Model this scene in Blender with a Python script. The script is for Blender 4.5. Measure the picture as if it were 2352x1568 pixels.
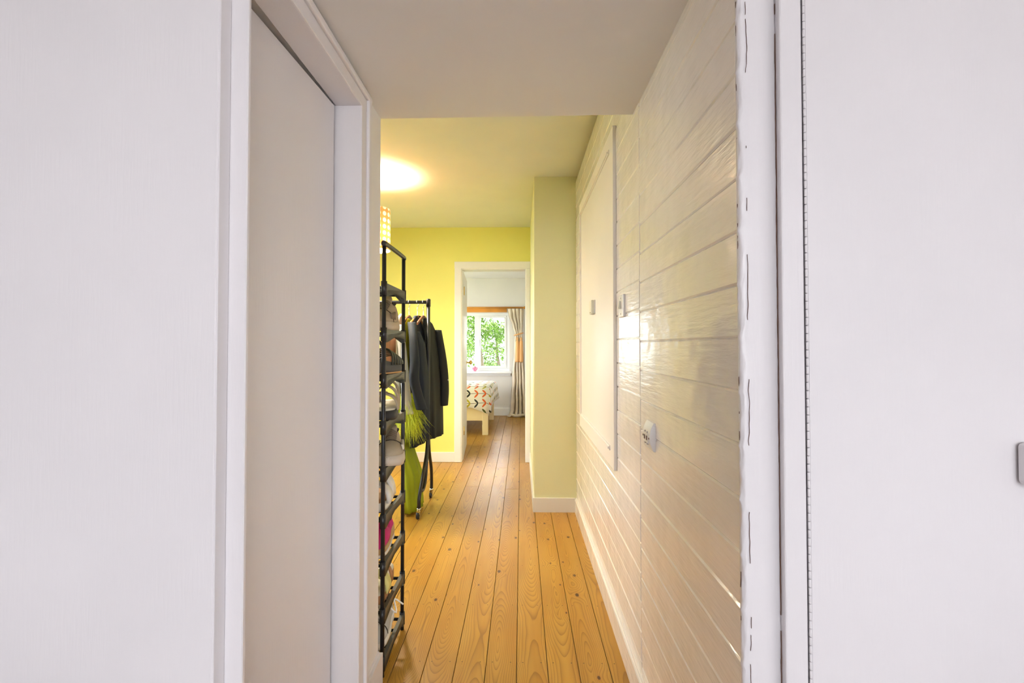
import bpy, bmesh, math, random
from mathutils import Vector, Matrix, noise
random.seed(7)
for o in list(bpy.data.objects): bpy.data.objects.remove(o)
scene = bpy.context.scene
COL = scene.collection
R = math.radians

# ------------------------------------------------------------------ camera, sky, exposure
cam_d = bpy.data.cameras.new('camera'); cam = bpy.data.objects.new('camera', cam_d); COL.objects.link(cam)
cam_d.sensor_width = 36; cam_d.lens = 1111 / 2352 * 36; cam_d.clip_start = .02; cam_d.clip_end = 200
cam_d.shift_y = -10.3 / 2352
cam.location = (0, 0, 1.18)
cam.rotation_euler = (R(90 + 1.1), 0, R(1.08))
scene.camera = cam
vs = scene.view_settings
vs.view_transform = 'Standard'; vs.look = 'None'; vs.gamma = 1; vs.use_curve_mapping = False
vs.exposure = 0.85
world = bpy.data.worlds.new('sky'); scene.world = world; world.use_nodes = True
bg = world.node_tree.nodes['Background']
bg.inputs[0].default_value = (.90, .94, 1.0, 1); bg.inputs[1].default_value = 8.5
def portal(name, loc, rot, sx, sy):
    l = bpy.data.lights.new(name, 'AREA'); l.shape = 'RECTANGLE'; l.size = sx; l.size_y = sy
    l.cycles.is_portal = True
    o = bpy.data.objects.new(name, l); COL.objects.link(o); o.location = loc; o.rotation_euler = rot
    return o
# sky portals in the window openings (area lights of kind portal only steer the sky's own light)
portal('portal_living_window_offscreen', (.7, -3.22, 1.35), (R(90), 0, 0), 2.0, 1.5)
portal('portal_living_side_window_offscreen', (2.30, -2.1, 1.5), (0, R(90), 0), 1.1, 1.0)
portal('portal_bedroom_window', (-.975, 8.30, 1.255), (R(-90), 0, 0), 1.55, 1.01)
portal('portal_hall_window_offscreen', (-2.66, 3.6, 1.5), (0, R(-90), 0), 1.3, 1.9)
portal('portal_bedroom_side_window_offscreen', (-3.46, 6.7, 1.25), (0, R(-90), 0), 1.7, 2.2)

# ------------------------------------------------------------------ materials
MATS = {}
class NT:
    def __init__(s, name):
        s.m = bpy.data.materials.new(name); s.m.use_nodes = True; s.t = s.m.node_tree
        s.b = s.t.nodes['Principled BSDF']
    def n(s, typ, **kw):
        nd = s.t.nodes.new(typ)
        for k, v in kw.items(): setattr(nd, k, v)
        return nd
    def l(s, a, b): s.t.links.new(a, b)
    def val(s, sock, v):
        if isinstance(v, (int, float)): sock.default_value = v
        elif isinstance(v, (tuple, list)): sock.default_value = v
        else: s.l(v, sock)
    def math(s, op, a, b=None, c=None, clamp=False):
        nd = s.n('ShaderNodeMath', operation=op); nd.use_clamp = clamp
        s.val(nd.inputs[0], a)
        if b is not None: s.val(nd.inputs[1], b)
        if c is not None: s.val(nd.inputs[2], c)
        return nd.outputs[0]
    def mix(s, f, a, b):
        nd = s.n('ShaderNodeMix', data_type='RGBA')
        s.val(nd.inputs[0], f)
        s.val(nd.inputs[6], a if not (isinstance(a, tuple) and len(a) == 3) else a + (1,))
        s.val(nd.inputs[7], b if not (isinstance(b, tuple) and len(b) == 3) else b + (1,))
        return nd.outputs[2]
    def sep(s, v):
        nd = s.n('ShaderNodeSeparateXYZ'); s.l(v, nd.inputs[0]); return nd.outputs
    def comb(s, x=0, y=0, z=0):
        nd = s.n('ShaderNodeCombineXYZ')
        for i, v in enumerate((x, y, z)): s.val(nd.inputs[i], v)
        return nd.outputs[0]
    def noise(s, vec, scale, detail=2, rough=.5):
        nd = s.n('ShaderNodeTexNoise'); s.l(vec, nd.inputs['Vector'])
        nd.inputs['Scale'].default_value = scale; nd.inputs['Detail'].default_value = detail; nd.inputs['Roughness'].default_value = rough
        return nd.outputs
    def mapping(s, vec, scale):
        nd = s.n('ShaderNodeMapping'); s.l(vec, nd.inputs[0]); nd.inputs['Scale'].default_value = scale; return nd.outputs[0]
    def step(s, x, lo, hi):
        nd = s.n('ShaderNodeMapRange', interpolation_type='SMOOTHSTEP')
        s.val(nd.inputs[0], x); nd.inputs[1].default_value = lo; nd.inputs[2].default_value = hi
        nd.inputs[3].default_value = 0; nd.inputs[4].default_value = 1
        return nd.outputs[0]
    def bump(s, h, strength, dist):
        nd = s.n('ShaderNodeBump'); s.l(h, nd.inputs['Height']); nd.inputs['Strength'].default_value = strength; nd.inputs['Distance'].default_value = dist
        s.l(nd.outputs[0], s.b.inputs['Normal'])
    def obj(s): return s.n('ShaderNodeTexCoord').outputs['Object']

def paint(name, col, rough=.5, grain=(1, 1, 1), gscale=40, bump=.15, dist=.002, var=.012, spec=.5, metal=0, coat=0):
    t = NT(name); v = t.mapping(t.obj(), grain)
    nz = t.noise(v, gscale, 4, .6)
    lo = t.noise(t.obj(), 2.3, 2)
    c2 = tuple(max(0, c * (1 - var * 2.5)) for c in col)
    t.l(t.mix(t.step(lo[0], .35, .65), col, c2), t.b.inputs['Base Color'])
    t.b.inputs['Roughness'].default_value = rough; t.b.inputs['Specular IOR Level'].default_value = spec
    t.b.inputs['Metallic'].default_value = metal; t.b.inputs['Coat Weight'].default_value = coat
    if bump: t.bump(nz[0], bump, dist)
    MATS[name] = t.m
    return t.m

paint('wall_white', (.83, .81, .80), .55, gscale=90, bump=.12)
paint('hatch_white', (.90, .83, .76), .38, (1, .3, 1), 14, .10)
paint('trim_white', (.82, .78, .79), .38, (6, 6, .4), 30, .18)
paint('ceiling_white', (.86, .83, .81), .7, gscale=120, bump=.1)
paint('hall_wall', (.86, .80, .20), .6, gscale=80, bump=.25)
paint('pillar_wall', (.84, .83, .50), .6, gscale=80, bump=.25)
paint('hall_ceiling', (.87, .88, .80), .65, gscale=100, bump=.12)
paint('hall_trim', (.85, .82, .76), .38, (6, 6, .4), 30, .12)
paint('bedroom_wall', (.84, .81, .79), .6, gscale=80, bump=.1)
paint('bedroom_white', (.90, .90, .90), .5, bump=.05)
paint('upvc', (.88, .89, .92), .3, bump=0)
paint('crack_dark', (.16, .085, .06), .9, bump=0)
paint('carpet', (.46, .39, .37), .95, gscale=300, bump=.6)
paint('subfloor_wood', (.13, .08, .045), .9, bump=0)
paint('black_metal', (.012, .012, .014), .35, bump=0)
paint('rack_plastic', (.075, .073, .06), .42, (60, 60, 6), 20, .1)
paint('rack_sheet', (.02, .02, .022), .8, gscale=600, bump=.3)
paint('chrome', (.75, .76, .78), .12, bump=0, metal=1)
paint('brass', (.85, .6, .2), .22, bump=0, metal=1)
paint('steel_old', (.50, .44, .44), .45, bump=0, metal=.6)
paint('hanger_brown', (.22, .085, .035), .4, (30, 4, 30), 8, .05, var=.15)
paint('hanger_orange', (.62, .25, .05), .4, (30, 4, 30), 8, .05, var=.15)
paint('bed_cream', (.86, .70, .40), .4, bump=.05)
paint('switch_cream', (.80, .76, .62), .3, bump=0)
paint('switch_white', (.80, .76, .72), .28, bump=0)
paint('taupe', (.42, .33, .22), .85, gscale=500, bump=.3, dist=.001)
paint('taupe_dark', (.20, .145, .095), .85, gscale=500, bump=.3, dist=.001)
paint('taupe_sole', (.55, .45, .33), .6, bump=.1)
paint('beige_suede', (.44, .36, .25), .9, gscale=600, bump=.3, dist=.001)
paint('beige_sole', (.60, .51, .40), .55, bump=.05)
paint('opening_seam_dark', (.03, .02, .015), .9, bump=0)  # near-black: shade inside shoe openings put into colour, also the dark seams
paint('olive_black', (.035, .038, .025), .5, bump=.1)
paint('slate_foam', (.085, .085, .08), .7, gscale=300, bump=.1)
paint('cork', (.65, .38, .15), .8, gscale=300, bump=.2)
paint('black_rubber', (.018, .018, .018), .55, bump=.1)
paint('cream_leather', (.74, .68, .54), .5, gscale=200, bump=.1)
paint('white_leather', (.80, .77, .70), .45, gscale=200, bump=.1)
paint('magenta', (.62, .012, .19), .7, gscale=500, bump=.2)
paint('jute', (.55, .36, .17), .95, (1, 1, 8), 120, .6)
paint('tan_leather', (.42, .20, .08), .5, bump=.1)
paint('pale_yellow', (.80, .76, .28), .5, bump=.05)
paint('silver_grey', (.48, .50, .50), .5, gscale=400, bump=.3)
paint('lace_white', (.85, .83, .78), .8, bump=0)
paint('navy_cloth', (.011, .017, .029), .85, gscale=700, bump=.25, dist=.001)
paint('black_cloth', (.006, .007, .009), .8, gscale=700, bump=.2, dist=.001)
paint('lime_cloth', (.33, .40, .006), .75, gscale=500, bump=.1, dist=.001)
paint('yellow_cloth', (.72, .62, .01), .7, bump=.1)
paint('feather', (.62, .72, .04), .6, bump=0)
paint('pale_cloth', (.70, .69, .64), .8, gscale=400, bump=.15, dist=.001)
paint('peach_cloth', (.52, .37, .27), .8, gscale=400, bump=.15, dist=.001)
paint('terracotta_cloth', (.50, .25, .13), .7, gscale=300, bump=.15)
paint('curtain_cloth', (.86, .74, .60), .8, (1, 1, .3), 60, .2, var=.10)
paint('tassel_peach', (.88, .48, .20), .7, (60, 60, 2), 10, .3)
paint('pine_orange', (.80, .34, .05), .4, (1, 12, 12), 6, .05, var=.12)
paint('pink', (.85, .28, .45), .6, bump=.05)
paint('bark', (.12, .09, .06), .9, gscale=30, bump=.6)
paint('lawn', (.08, .15, .02), .9, gscale=60, bump=.5, var=.1)
paint('paving', (.55, .53, .50), .9, gscale=20, bump=.2)

def gloss_paint():
    t = NT('plank_gloss'); o = t.obj(); rnd = t.n('ShaderNodeObjectInfo').outputs['Random']
    a = t.noise(t.mapping(o, (1, .35, 3.2)), 26, 3, .55)
    b = t.noise(t.mapping(o, (1, .12, 1)), 220, 2, .5)
    w = t.noise(o, 5.0, 2)
    h = t.math('ADD', t.math('MULTIPLY', a[0], 1.0), t.math('MULTIPLY', b[0], .10))
    h = t.math('ADD', h, t.math('MULTIPLY', w[0], 2.4))
    h = t.math('ADD', h, t.math('MULTIPLY', t.noise(t.mapping(o, (1, .8, 1)), 17, 1)[0], .9))
    t.bump(h, .45, .0040)
    c = t.mix(rnd, (.89, .82, .75), (.91, .84, .77))
    t.l(c, t.b.inputs['Base Color'])
    rr = t.math('MULTIPLY_ADD', t.noise(o, 9, 2)[0], .12, .10)
    t.l(rr, t.b.inputs['Roughness'])
    t.b.inputs['Coat Weight'].default_value = .2; t.b.inputs['Coat Roughness'].default_value = .10
    MATS['plank_gloss'] = t.m
gloss_paint()

def pine(name, light, mid, dark, nails=True, rough=.24):
    t = NT(name); o = t.obj(); s = t.sep(o); rnd = t.n('ShaderNodeObjectInfo').outputs['Random']
    x, y = s[0], s[1]
    off = t.math('MULTIPLY', rnd, 37.0)
    lowf = t.noise(t.comb(off, t.math('MULTIPLY', y, .75), 0), 1.0, 1, .4)[0]
    wob = t.noise(t.comb(t.math('MULTIPLY', x, 9), t.math('MULTIPLY', y, 3.2), off), 1.0, 2, .5)[0]
    h = t.math('MULTIPLY_ADD', t.math('SUBTRACT', lowf, .5), .34, .012)
    # knots
    kv = t.comb(t.math('MULTIPLY_ADD', x, 7.5, off), t.math('MULTIPLY', y, 4.2), 0)
    vor = t.n('ShaderNodeTexVoronoi', voronoi_dimensions='2D'); t.l(kv, vor.inputs['Vector']); vor.inputs['Scale'].default_value = 1.0
    kd = vor.outputs['Distance']; kr = t.sep(vor.outputs['Color'])
    on = t.math('GREATER_THAN', kr[0], .52)
    size = t.math('MULTIPLY_ADD', kr[1], .055, .028)
    near = t.math('MULTIPLY', t.math('SUBTRACT', 1, t.step(kd, .0, .42)), on)
    x0 = t.math('MULTIPLY_ADD', t.math('SUBTRACT', rnd, .5), .05, x)
    r = t.math('SQRT', t.math('ADD', t.math('MULTIPLY', x0, x0), t.math('MULTIPLY', h, h)))
    r = t.math('ADD', r, t.math('MULTIPLY', wob, .016))
    r = t.math('ADD', r, t.math('MULTIPLY', near, .022))
    fr = t.math('FRACT', t.math('DIVIDE', r, .0068))
    line = t.math('POWER', fr, 3.2)
    edge = t.math('SUBTRACT', 1, t.step(fr, .93, 1.0))
    line = t.math('MULTIPLY', line, edge)
    patch = t.noise(t.comb(t.math('MULTIPLY', x, 14), t.math('MULTIPLY', y, 1.6), off), 1.0, 3, .6)[0]
    base = t.mix(t.step(patch, .3, .72), light, mid)
    base = t.mix(t.math('MULTIPLY', rnd, .35), base, mid)
    col = t.mix(t.math('MULTIPLY', line, .68), base, dark)
    # resin streaks
    rs = t.noise(t.comb(t.math('MULTIPLY', x, 60), t.math('MULTIPLY', y, 3.4), off), 1.0, 2, .5)[0]
    col = t.mix(t.math('MULTIPLY', t.step(rs, .70, .74), .55), col, (.36, .15, .025))
    knot = t.math('MULTIPLY', on, t.math('SUBTRACT', 1, t.step(t.math('DIVIDE', kd, size), .75, 1.05)))
    halo = t.math('MULTIPLY', on, t.math('SUBTRACT', 1, t.step(t.math('DIVIDE', kd, size), .9, 2.3)))
    col = t.mix(t.math('MULTIPLY', halo, .45), col, (.42, .17, .03))
    col = t.mix(t.math('MULTIPLY', knot, .9), col, (.075, .028, .010))
    if nails:
        fy = t.math('FRACT', t.math('ADD', t.math('DIVIDE', t.math('SUBTRACT', y, 1.83), .4), .5))
        ay = t.math('MULTIPLY', t.math('SUBTRACT', fy, .5), .4)
        ax = t.math('SUBTRACT', t.math('ABSOLUTE', x), .034)
        dd = t.math('SQRT', t.math('ADD', t.math('MULTIPLY', ax, ax), t.math('MULTIPLY', ay, ay)))
        nl = t.math('SUBTRACT', 1, t.step(dd, .0018, .0032))
        col = t.mix(t.math('MULTIPLY', nl, .85), col, (.06, .025, .012))
    t.l(col, t.b.inputs['Base Color'])
    sm = t.noise(t.comb(t.math('MULTIPLY', x, 10), t.math('MULTIPLY', y, 4), off), 1.0, 3, .5)[0]
    t.l(t.math('MULTIPLY_ADD', sm, .16, rough - .06), t.b.inputs['Roughness'])
    hh = t.math('ADD', t.math('MULTIPLY', sm, 1.5), t.math('MULTIPLY', line, -.25))
    t.bump(hh, .10, .004)
    t.b.inputs['Coat Weight'].default_value = .12; t.b.inputs['Coat Roughness'].default_value = .25
    MATS[name] = t.m
pine('pine_floor', (.54, .29, .040), (.44, .21, .022), (.18, .062, .007), rough=.36)

def duvet_mat():
    t = NT('duvet_print'); uv = t.n('ShaderNodeTexCoord').outputs['UV']; s = t.sep(uv)
    u = t.math('DIVIDE', s[0], .105); v = t.math('DIVIDE', s[1], .135)
    fu = t.math('SUBTRACT', t.math('FRACT', u), .5); fv = t.math('SUBTRACT', t.math('FRACT', v), .5)
    cell = t.comb(t.math('FLOOR', u), t.math('FLOOR', v), 0)
    wn = t.n('ShaderNodeTexWhiteNoise', noise_dimensions='2D'); t.l(cell, wn.inputs['Vector'])
    rp = t.n('ShaderNodeValToRGB'); rp.color_ramp.interpolation = 'CONSTANT'
    cols = [(0, (.72, .12, .02)), (.26, (.10, .12, .02)), (.48, (.42, .32, .01)), (.70, (.02, .022, .02)), (.86, (.50, .42, .03))]
    el = rp.color_ramp.elements
    el[0].position = 0; el[0].color = cols[0][1] + (1,)
    el[1].position = cols[1][0]; el[1].color = cols[1][1] + (1,)
    for p, c in cols[2:]:
        e = el.new(p); e.color = c + (1,)
    t.l(wn.outputs['Value'], rp.inputs[0])
    av = t.math('ABSOLUTE', fv); ca, sa = math.cos(R(48)), math.sin(R(48))
    px = t.math('ADD', fu, .05); py = t.math('SUBTRACT', t.math('MULTIPLY', av, 1.286), .27)
    a = t.math('ADD', t.math('MULTIPLY', px, -ca), t.math('MULTIPLY', py, sa))
    b = t.math('ADD', t.math('MULTIPLY', px, sa), t.math('MULTIPLY', py, ca))
    a2 = t.math('DIVIDE', a, .36); b2 = t.math('DIVIDE', b, .115)
    d = t.math('ADD', t.math('MULTIPLY', a2, a2), t.math('MULTIPLY', b2, b2))
    leaf = t.math('SUBTRACT', 1, t.step(d, .9, 1.1))
    stem = t.math('SUBTRACT', 1, t.step(av, .018, .03))
    col = t.mix(stem, (.86, .83, .76), (.10, .05, .03)); col = t.mix(leaf, col, rp.outputs[0])
    t.l(col, t.b.inputs['Base Color']); t.b.inputs['Roughness'].default_value = .8
    nz = t.noise(t.obj(), 9, 3); t.bump(nz[0], .3, .01)
    MATS['duvet_print'] = t.m
duvet_mat()

def shade_mat():
    m = bpy.data.materials.new('shade_print'); m.use_nodes = True
    t = NT.__new__(NT); t.m = m; t.t = m.node_tree; t.b = t.t.nodes['Principled BSDF']
    uv = t.n('ShaderNodeTexCoord').outputs['UV']; s = t.sep(uv)
    fu = t.math('SUBTRACT', t.math('FRACT', t.math('MULTIPLY', s[0], 16)), .5)
    fv = t.math('SUBTRACT', t.math('FRACT', t.math('MULTIPLY', s[1], 6.5)), .5)
    d = t.math('SQRT', t.math('ADD', t.math('MULTIPLY', fu, fu), t.math('MULTIPLY', fv, fv)))
    dot = t.math('SUBTRACT', 1, t.step(d, .31, .37))
    col = t.mix(dot, (.80, .42, .20), (.92, .84, .70))
    tr = t.n('ShaderNodeBsdfTranslucent'); df = t.n('ShaderNodeBsdfDiffuse'); mx = t.n('ShaderNodeMixShader')
    t.l(t.mix(dot, (.062, .020, .005), (.115, .088, .060)), tr.inputs[0]); t.l(col, df.inputs[0]); mx.inputs[0].default_value = .30
    t.l(df.outputs[0], mx.inputs[1]); t.l(tr.outputs[0], mx.inputs[2])
    out = [n for n in t.t.nodes if n.type == 'OUTPUT_MATERIAL'][0]; t.l(mx.outputs[0], out.inputs[0])
    MATS['shade_print'] = m
shade_mat()
def emis(name, col, s):
    t = NT(name); t.b.inputs['Base Color'].default_value = col + (1,)
    t.b.inputs['Emission Color'].default_value = col + (1,); t.b.inputs['Emission Strength'].default_value = s; MATS[name] = t.m
emis('bulb_glow', (1, .86, .6), 14)
def glass():
    t = NT('pane_glass'); t.b.inputs['Base Color'].default_value = (1, 1, 1, 1); t.b.inputs['Roughness'].default_value = 0
    t.b.inputs['IOR'].default_value = 1.02; t.b.inputs['Transmission Weight'].default_value = 1
    t.b.inputs['Specular IOR Level'].default_value = .2
    # a thin clear pane: mostly straight-through, a little mirror
    tr = t.n('ShaderNodeBsdfTransparent'); gl = t.n('ShaderNodeBsdfGlossy'); gl.inputs['Roughness'].default_value = .02
    fr = t.n('ShaderNodeFresnel'); fr.inputs[0].default_value = 1.3; mx = t.n('ShaderNodeMixShader')
    t.l(fr.outputs[0], mx.inputs[0]); t.l(tr.outputs[0], mx.inputs[1]); t.l(gl.outputs[0], mx.inputs[2])
    out = [n for n in t.t.nodes if n.type == 'OUTPUT_MATERIAL'][0]; t.l(mx.outputs[0], out.inputs[0]); MATS['pane_glass'] = t.m
glass()
def leafmat():
    t = NT('leaf_green'); rnd = t.noise(t.obj(), 1.7, 2)[0]
    t.l(t.mix(t.step(rnd, .3, .7), (.07, .15, .015), (.15, .25, .045)), t.b.inputs['Base Color']); t.b.inputs['Roughness'].default_value = .6
    MATS['leaf_green'] = t.m
leafmat()

# ------------------------------------------------------------------ mesh helpers
def new_bm(): return bmesh.new()
def box(bm, x0, x1, y0, y1, z0, z1, bev=0, seg=1):
    r = bmesh.ops.create_cube(bm, size=1)
    vs_ = r['verts']
    for v in vs_:
        v.co = Vector(((x0 + x1) / 2 + v.co.x * (x1 - x0), (y0 + y1) / 2 + v.co.y * (y1 - y0), (z0 + z1) / 2 + v.co.z * (z1 - z0)))
    if bev:
        es = list({e for v in vs_ for e in v.link_edges})
        bmesh.ops.bevel(bm, geom=es, offset=bev, segments=seg, affect='EDGES', profile=.5)
    return bm
def obox(bm, c, sx, sy, sz, rot=None, bev=0, seg=1):
    n0 = len(bm.verts); b2 = bmesh.new(); box(b2, -sx / 2, sx / 2, -sy / 2, sy / 2, -sz / 2, sz / 2, bev, seg)
    m = Matrix.Translation(c) @ (rot if rot else Matrix.Identity(4)); b2.transform(m)
    append(bm, b2); return bm
def append(bm, b2):
    me = bpy.data.meshes.new('tmp'); b2.to_mesh(me); b2.free(); bm.from_mesh(me); bpy.data.meshes.remove(me)
def tube(bm, pts, rad, seg=10, caps=True):
    pts = [Vector(p) for p in pts]; rings = []
    prev = None
    for i, p in enumerate(pts):
        a = pts[max(i - 1, 0)]; b = pts[min(i + 1, len(pts) - 1)]; d = (b - a).normalized()
        if prev is None:
            up = Vector((0, 0, 1)) if abs(d.z) < .9 else Vector((1, 0, 0)); n = d.cross(up).normalized()
        else:
            n = (prev - d * prev.dot(d)).normalized()
        prev = n; b_ = d.cross(n)
        r = rad[i] if isinstance(rad, (list, tuple)) else rad
        rings.append([bm.verts.new(p + (n * math.cos(2 * math.pi * k / seg) + b_ * math.sin(2 * math.pi * k / seg)) * r) for k in range(seg)])
    for i in range(len(rings) - 1):
        for k in range(seg):
            f = bm.faces.new((rings[i][k], rings[i][(k + 1) % seg], rings[i + 1][(k + 1) % seg], rings[i + 1][k])); f.smooth = True
    if caps:
        bm.faces.new(rings[0][::-1]); bm.faces.new(rings[-1])
    return bm
def smooth_path(pts, n=6):
    pts = [Vector(p) for p in pts]; out = []
    for i in range(len(pts) - 1):
        p0 = pts[max(i - 1, 0)]; p1 = pts[i]; p2 = pts[i + 1]; p3 = pts[min(i + 2, len(pts) - 1)]
        for k in range(n):
            t = k / n
            out.append(.5 * ((2 * p1) + (p2 - p0) * t + (2 * p0 - 5 * p1 + 4 * p2 - p3) * t * t + (3 * p1 - p0 - 3 * p2 + p3) * t ** 3))
    out.append(pts[-1]); return out
def lathe(bm, prof, seg=20, c=(0, 0, 0), axis='z'):
    rings = []
    for r, z in prof:
        ring = []
        for k in range(seg):
            a = 2 * math.pi * k / seg; u, w = r * math.cos(a), r * math.sin(a)
            p = (u, w, z) if axis == 'z' else ((z, u, w) if axis == 'x' else (u, z, w))
            ring.append(bm.verts.new(Vector(p) + Vector(c)))
        rings.append(ring)
    for i in range(len(rings) - 1):
        for k in range(seg):
            f = bm.faces.new((rings[i][k], rings[i][(k + 1) % seg], rings[i + 1][(k + 1) % seg], rings[i + 1][k])); f.smooth = True
    for ring, rev in ((rings[0], True), (rings[-1], False)):
        try: bm.faces.new(ring[::-1] if rev else ring)
        except ValueError: pass
    return bm
def loft(bm, rings, closed=True, caps=True, smooth=True):
    vr = [[bm.verts.new(Vector(p)) for p in r] for r in rings]; n = len(vr[0])
    for i in range(len(vr) - 1):
        for k in range(n if closed else n - 1):
            f = bm.faces.new((vr[i][k], vr[i][(k + 1) % n], vr[i + 1][(k + 1) % n], vr[i + 1][k])); f.smooth = smooth
    if caps and closed:
        bm.faces.new(vr[0][::-1]); bm.faces.new(vr[-1])
    return vr
def obj(name, bm, mat, parent=None, loc=None, rz=0, smooth=False):
    bmesh.ops.recalc_face_normals(bm, faces=bm.faces)
    me = bpy.data.meshes.new(name); bm.to_mesh(me); bm.free()
    me.materials.append(MATS[mat])
    if smooth:
        for p in me.polygons: p.use_smooth = True
    o = bpy.data.objects.new(name, me); COL.objects.link(o)
    if parent: o.parent = parent
    if loc: o.location = loc
    if rz: o.rotation_euler.z = rz
    return o
def struct(name, bm, mat, label, cat, parent=None):
    o = obj(name, bm, mat, parent); o['kind'] = 'structure'; o['label'] = label; o['category'] = cat; return o
def tag(o, label, cat, group=None):
    o['label'] = label; o['category'] = cat
    if group: o['group'] = group
    return o
def empty(name, label, cat, loc=(0, 0, 0), rz=0, group=None, kind=None):
    o = bpy.data.objects.new(name, None); COL.objects.link(o); o.location = loc; o.rotation_euler = (0, 0, rz); o.empty_display_size = .05
    tag(o, label, cat, group)
    if kind: o['kind'] = kind
    return o
def copy_tree(o, parent=None):
    c = o.copy(); COL.objects.link(c); c.parent = parent
    for ch in [x for x in o.children]: copy_tree(ch, c)
    return c
def B(*a, bev=0, seg=1): return box(new_bm(), *a, bev=bev, seg=seg)

# ------------------------------------------------------------------ floor
WR = .395          # plank wall face
FL = struct('floor', B(-2.75, .95, .86, 8.35, -.06, -.024), 'subfloor_wood', 'golden varnished pine floorboards running down the hallway', 'floor')
PITCH = .1135; X0 = -.017
bi = 0
for k in range(-23, 8):
    xa = X0 + PITCH * k; xb = xa + PITCH; xc = (xa + xb) / 2
    if xb < -.50: ys = 1.60
    elif xa < .43: ys = .87
    else: ys = 5.0
    js = [ys]
    if ys < 4:
        j1 = (4.93, 4.22, 4.93, 4.10, 4.93, 4.72, 4.02)[k % 7] if k <= 1 else 3.46 + .0 * k
        if k >= 1 and xb > .10: j1 = 4.93
        js.append(j1)
    js.append((6.3, 5.75, 6.9, 6.1, 5.5, 7.2)[k % 6] if ys < 4 else 6.6 + .3 * (k % 3))
    js.append(8.27)
    for a, b in zip(js, js[1:]):
        dz = random.uniform(-.0006, .0003)
        bm = B(-PITCH / 2 + .0011, PITCH / 2 - .0011, a + .0008, b - .0008, -.024, dz, bev=.0012)
        obj('floorboard', bm, 'pine_floor', FL, (xc, 0, 0)); bi += 1
struct('floor', B(-2.3, 2.3, -3.3, .87, -.06, 0.0), 'carpet', 'pale carpet of the room before the hallway', 'floor')

# ------------------------------------------------------------------ right plank wall
wr = struct('wall_right', B(.409, .495, .8895, 5.0, 0, 2.42), 'crack_dark', 'glossy cream horizontal plank wall along the right of the hallway', 'wall')
def plank(y0, y1, z0, z1):
    dx = random.uniform(-.0012, .0012)
    bm = new_bm(); box(bm, WR + dx, .412, y0, y1, z0 - .0001, z1 + .0001)
    es = [e for e in bm.edges if all(v.co.x < .41 for v in e.verts)]
    bmesh.ops.bevel(bm, geom=es, offset=.0040, segments=1, affect='EDGES', profile=.5)
    obj('plank', bm, 'plank_gloss', wr)
P = .0968
zs = [1.196 + P * k for k in range(-12, 13)]
for i in range(len(zs) - 1):
    z0, z1 = zs[i], min(zs[i + 1], 2.415)
    j = random.uniform(-.0015, .0015)
    if z0 < 1.99: plank(.885, 1.6145, max(z0, .03), min(z1, 2.02))
    z0b, z1b = z0 + .012, min(z1 + .012, 2.415)
    plank(1.6165, 3.52, max(z0b, .03), z1b)
bm = new_bm(); box(bm, WR - .014, .41, .90, 3.48, 0, .10)
bmesh.ops.bevel(bm, geom=[e for e in bm.edges if all(v.co.x < .4 and v.co.z > .05 for v in e.verts)], offset=.008, segments=3, affect='EDGES')
struct('baseboard_right', bm, 'plank_gloss', 'cream skirting board at the foot of the plank wall', 'baseboard')

# flush hatch board over an old doorway
hb = struct('trim_1', B(.381, .396, 2.005, 3.16, .668, 2.10, bev=.0015), 'hatch_white', 'smooth flush panel board fixed over the planks before the pillar', 'wall panel')
for (y0, y1, z0, z1) in ((3.06, 3.085, .735, 2.03), (2.085, 3.085, 2.01, 2.03), (2.085, 3.085, .735, .757)):
    bm = new_bm(); box(bm, .371, .383, y0, y1, z0, z1)
    bmesh.ops.bevel(bm, geom=[e for e in bm.edges if all(v.co.x < .375 for v in e.verts)], offset=.006, segments=3, affect='EDGES')
    obj('moulding', bm, 'hatch_white', hb)

# ------------------------------------------------------------------ post, casing and cupboard door on the right
def rough_column(x0, x1, y0, y1, z0, z1, rad, amp, nz=260, seed=0, right_amp=0.0):
    """square post with a rounded, paint-lumpy left front corner"""
    bm = new_bm(); rings = []
    prof = [(x1, y1), (x0, y1), (x0, y0 + rad)]
    for k in range(1, 6):
        a = math.pi / 2 * k / 6; prof.append((x0 + rad - rad * math.cos(a), y0 + rad - rad * math.sin(a)))
    prof += [(x0 + rad, y0), (x0 + rad * 1.6, y0), ((x0 + x1) / 2, y0), (x1, y0)]
    for i in range(nz + 1):
        z = z0 + (z1 - z0) * i / nz; ring = []
        for q, (x, y) in enumerate(prof):
            s1 = noise.noise(Vector((q * .35, z * 38, seed))) ; s2 = noise.noise(Vector((q * .9, z * 110, seed + 9)))
            # drips of paint where the plank joints meet the corner
            ph = ((z - 1.196) / P) % 1; drip = math.exp(-((ph - .5) ** 2 - .25 + .0) ** 2 * 0) * 0
            jn = math.exp(-(min(ph, 1 - ph) / .07) ** 2)
            k = amp if 2 <= q <= 9 else 0
            dx = -(s1 * .6 + s2 * .4) * k - jn * k * .9; dy = (s2 * .6 - s1 * .4) * k
            if q == len(prof) - 1: dx = (s1 + s2 * .6) * right_amp
            if q == 0: dx = 0
            ring.append((x + dx, y + dy, z))
        rings.append(ring)
    loft(bm, rings); return bm
tp = struct('trim_2', rough_column(.3945, .459, .875, .8885, 0, 2.1, .0085, .0030, right_amp=.0012), 'trim_white', 'chipped white corner post at the end of the plank wall', 'door frame')
for f in tp.data.polygons: f.use_smooth = True
bm = new_bm(); rings = []
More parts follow.
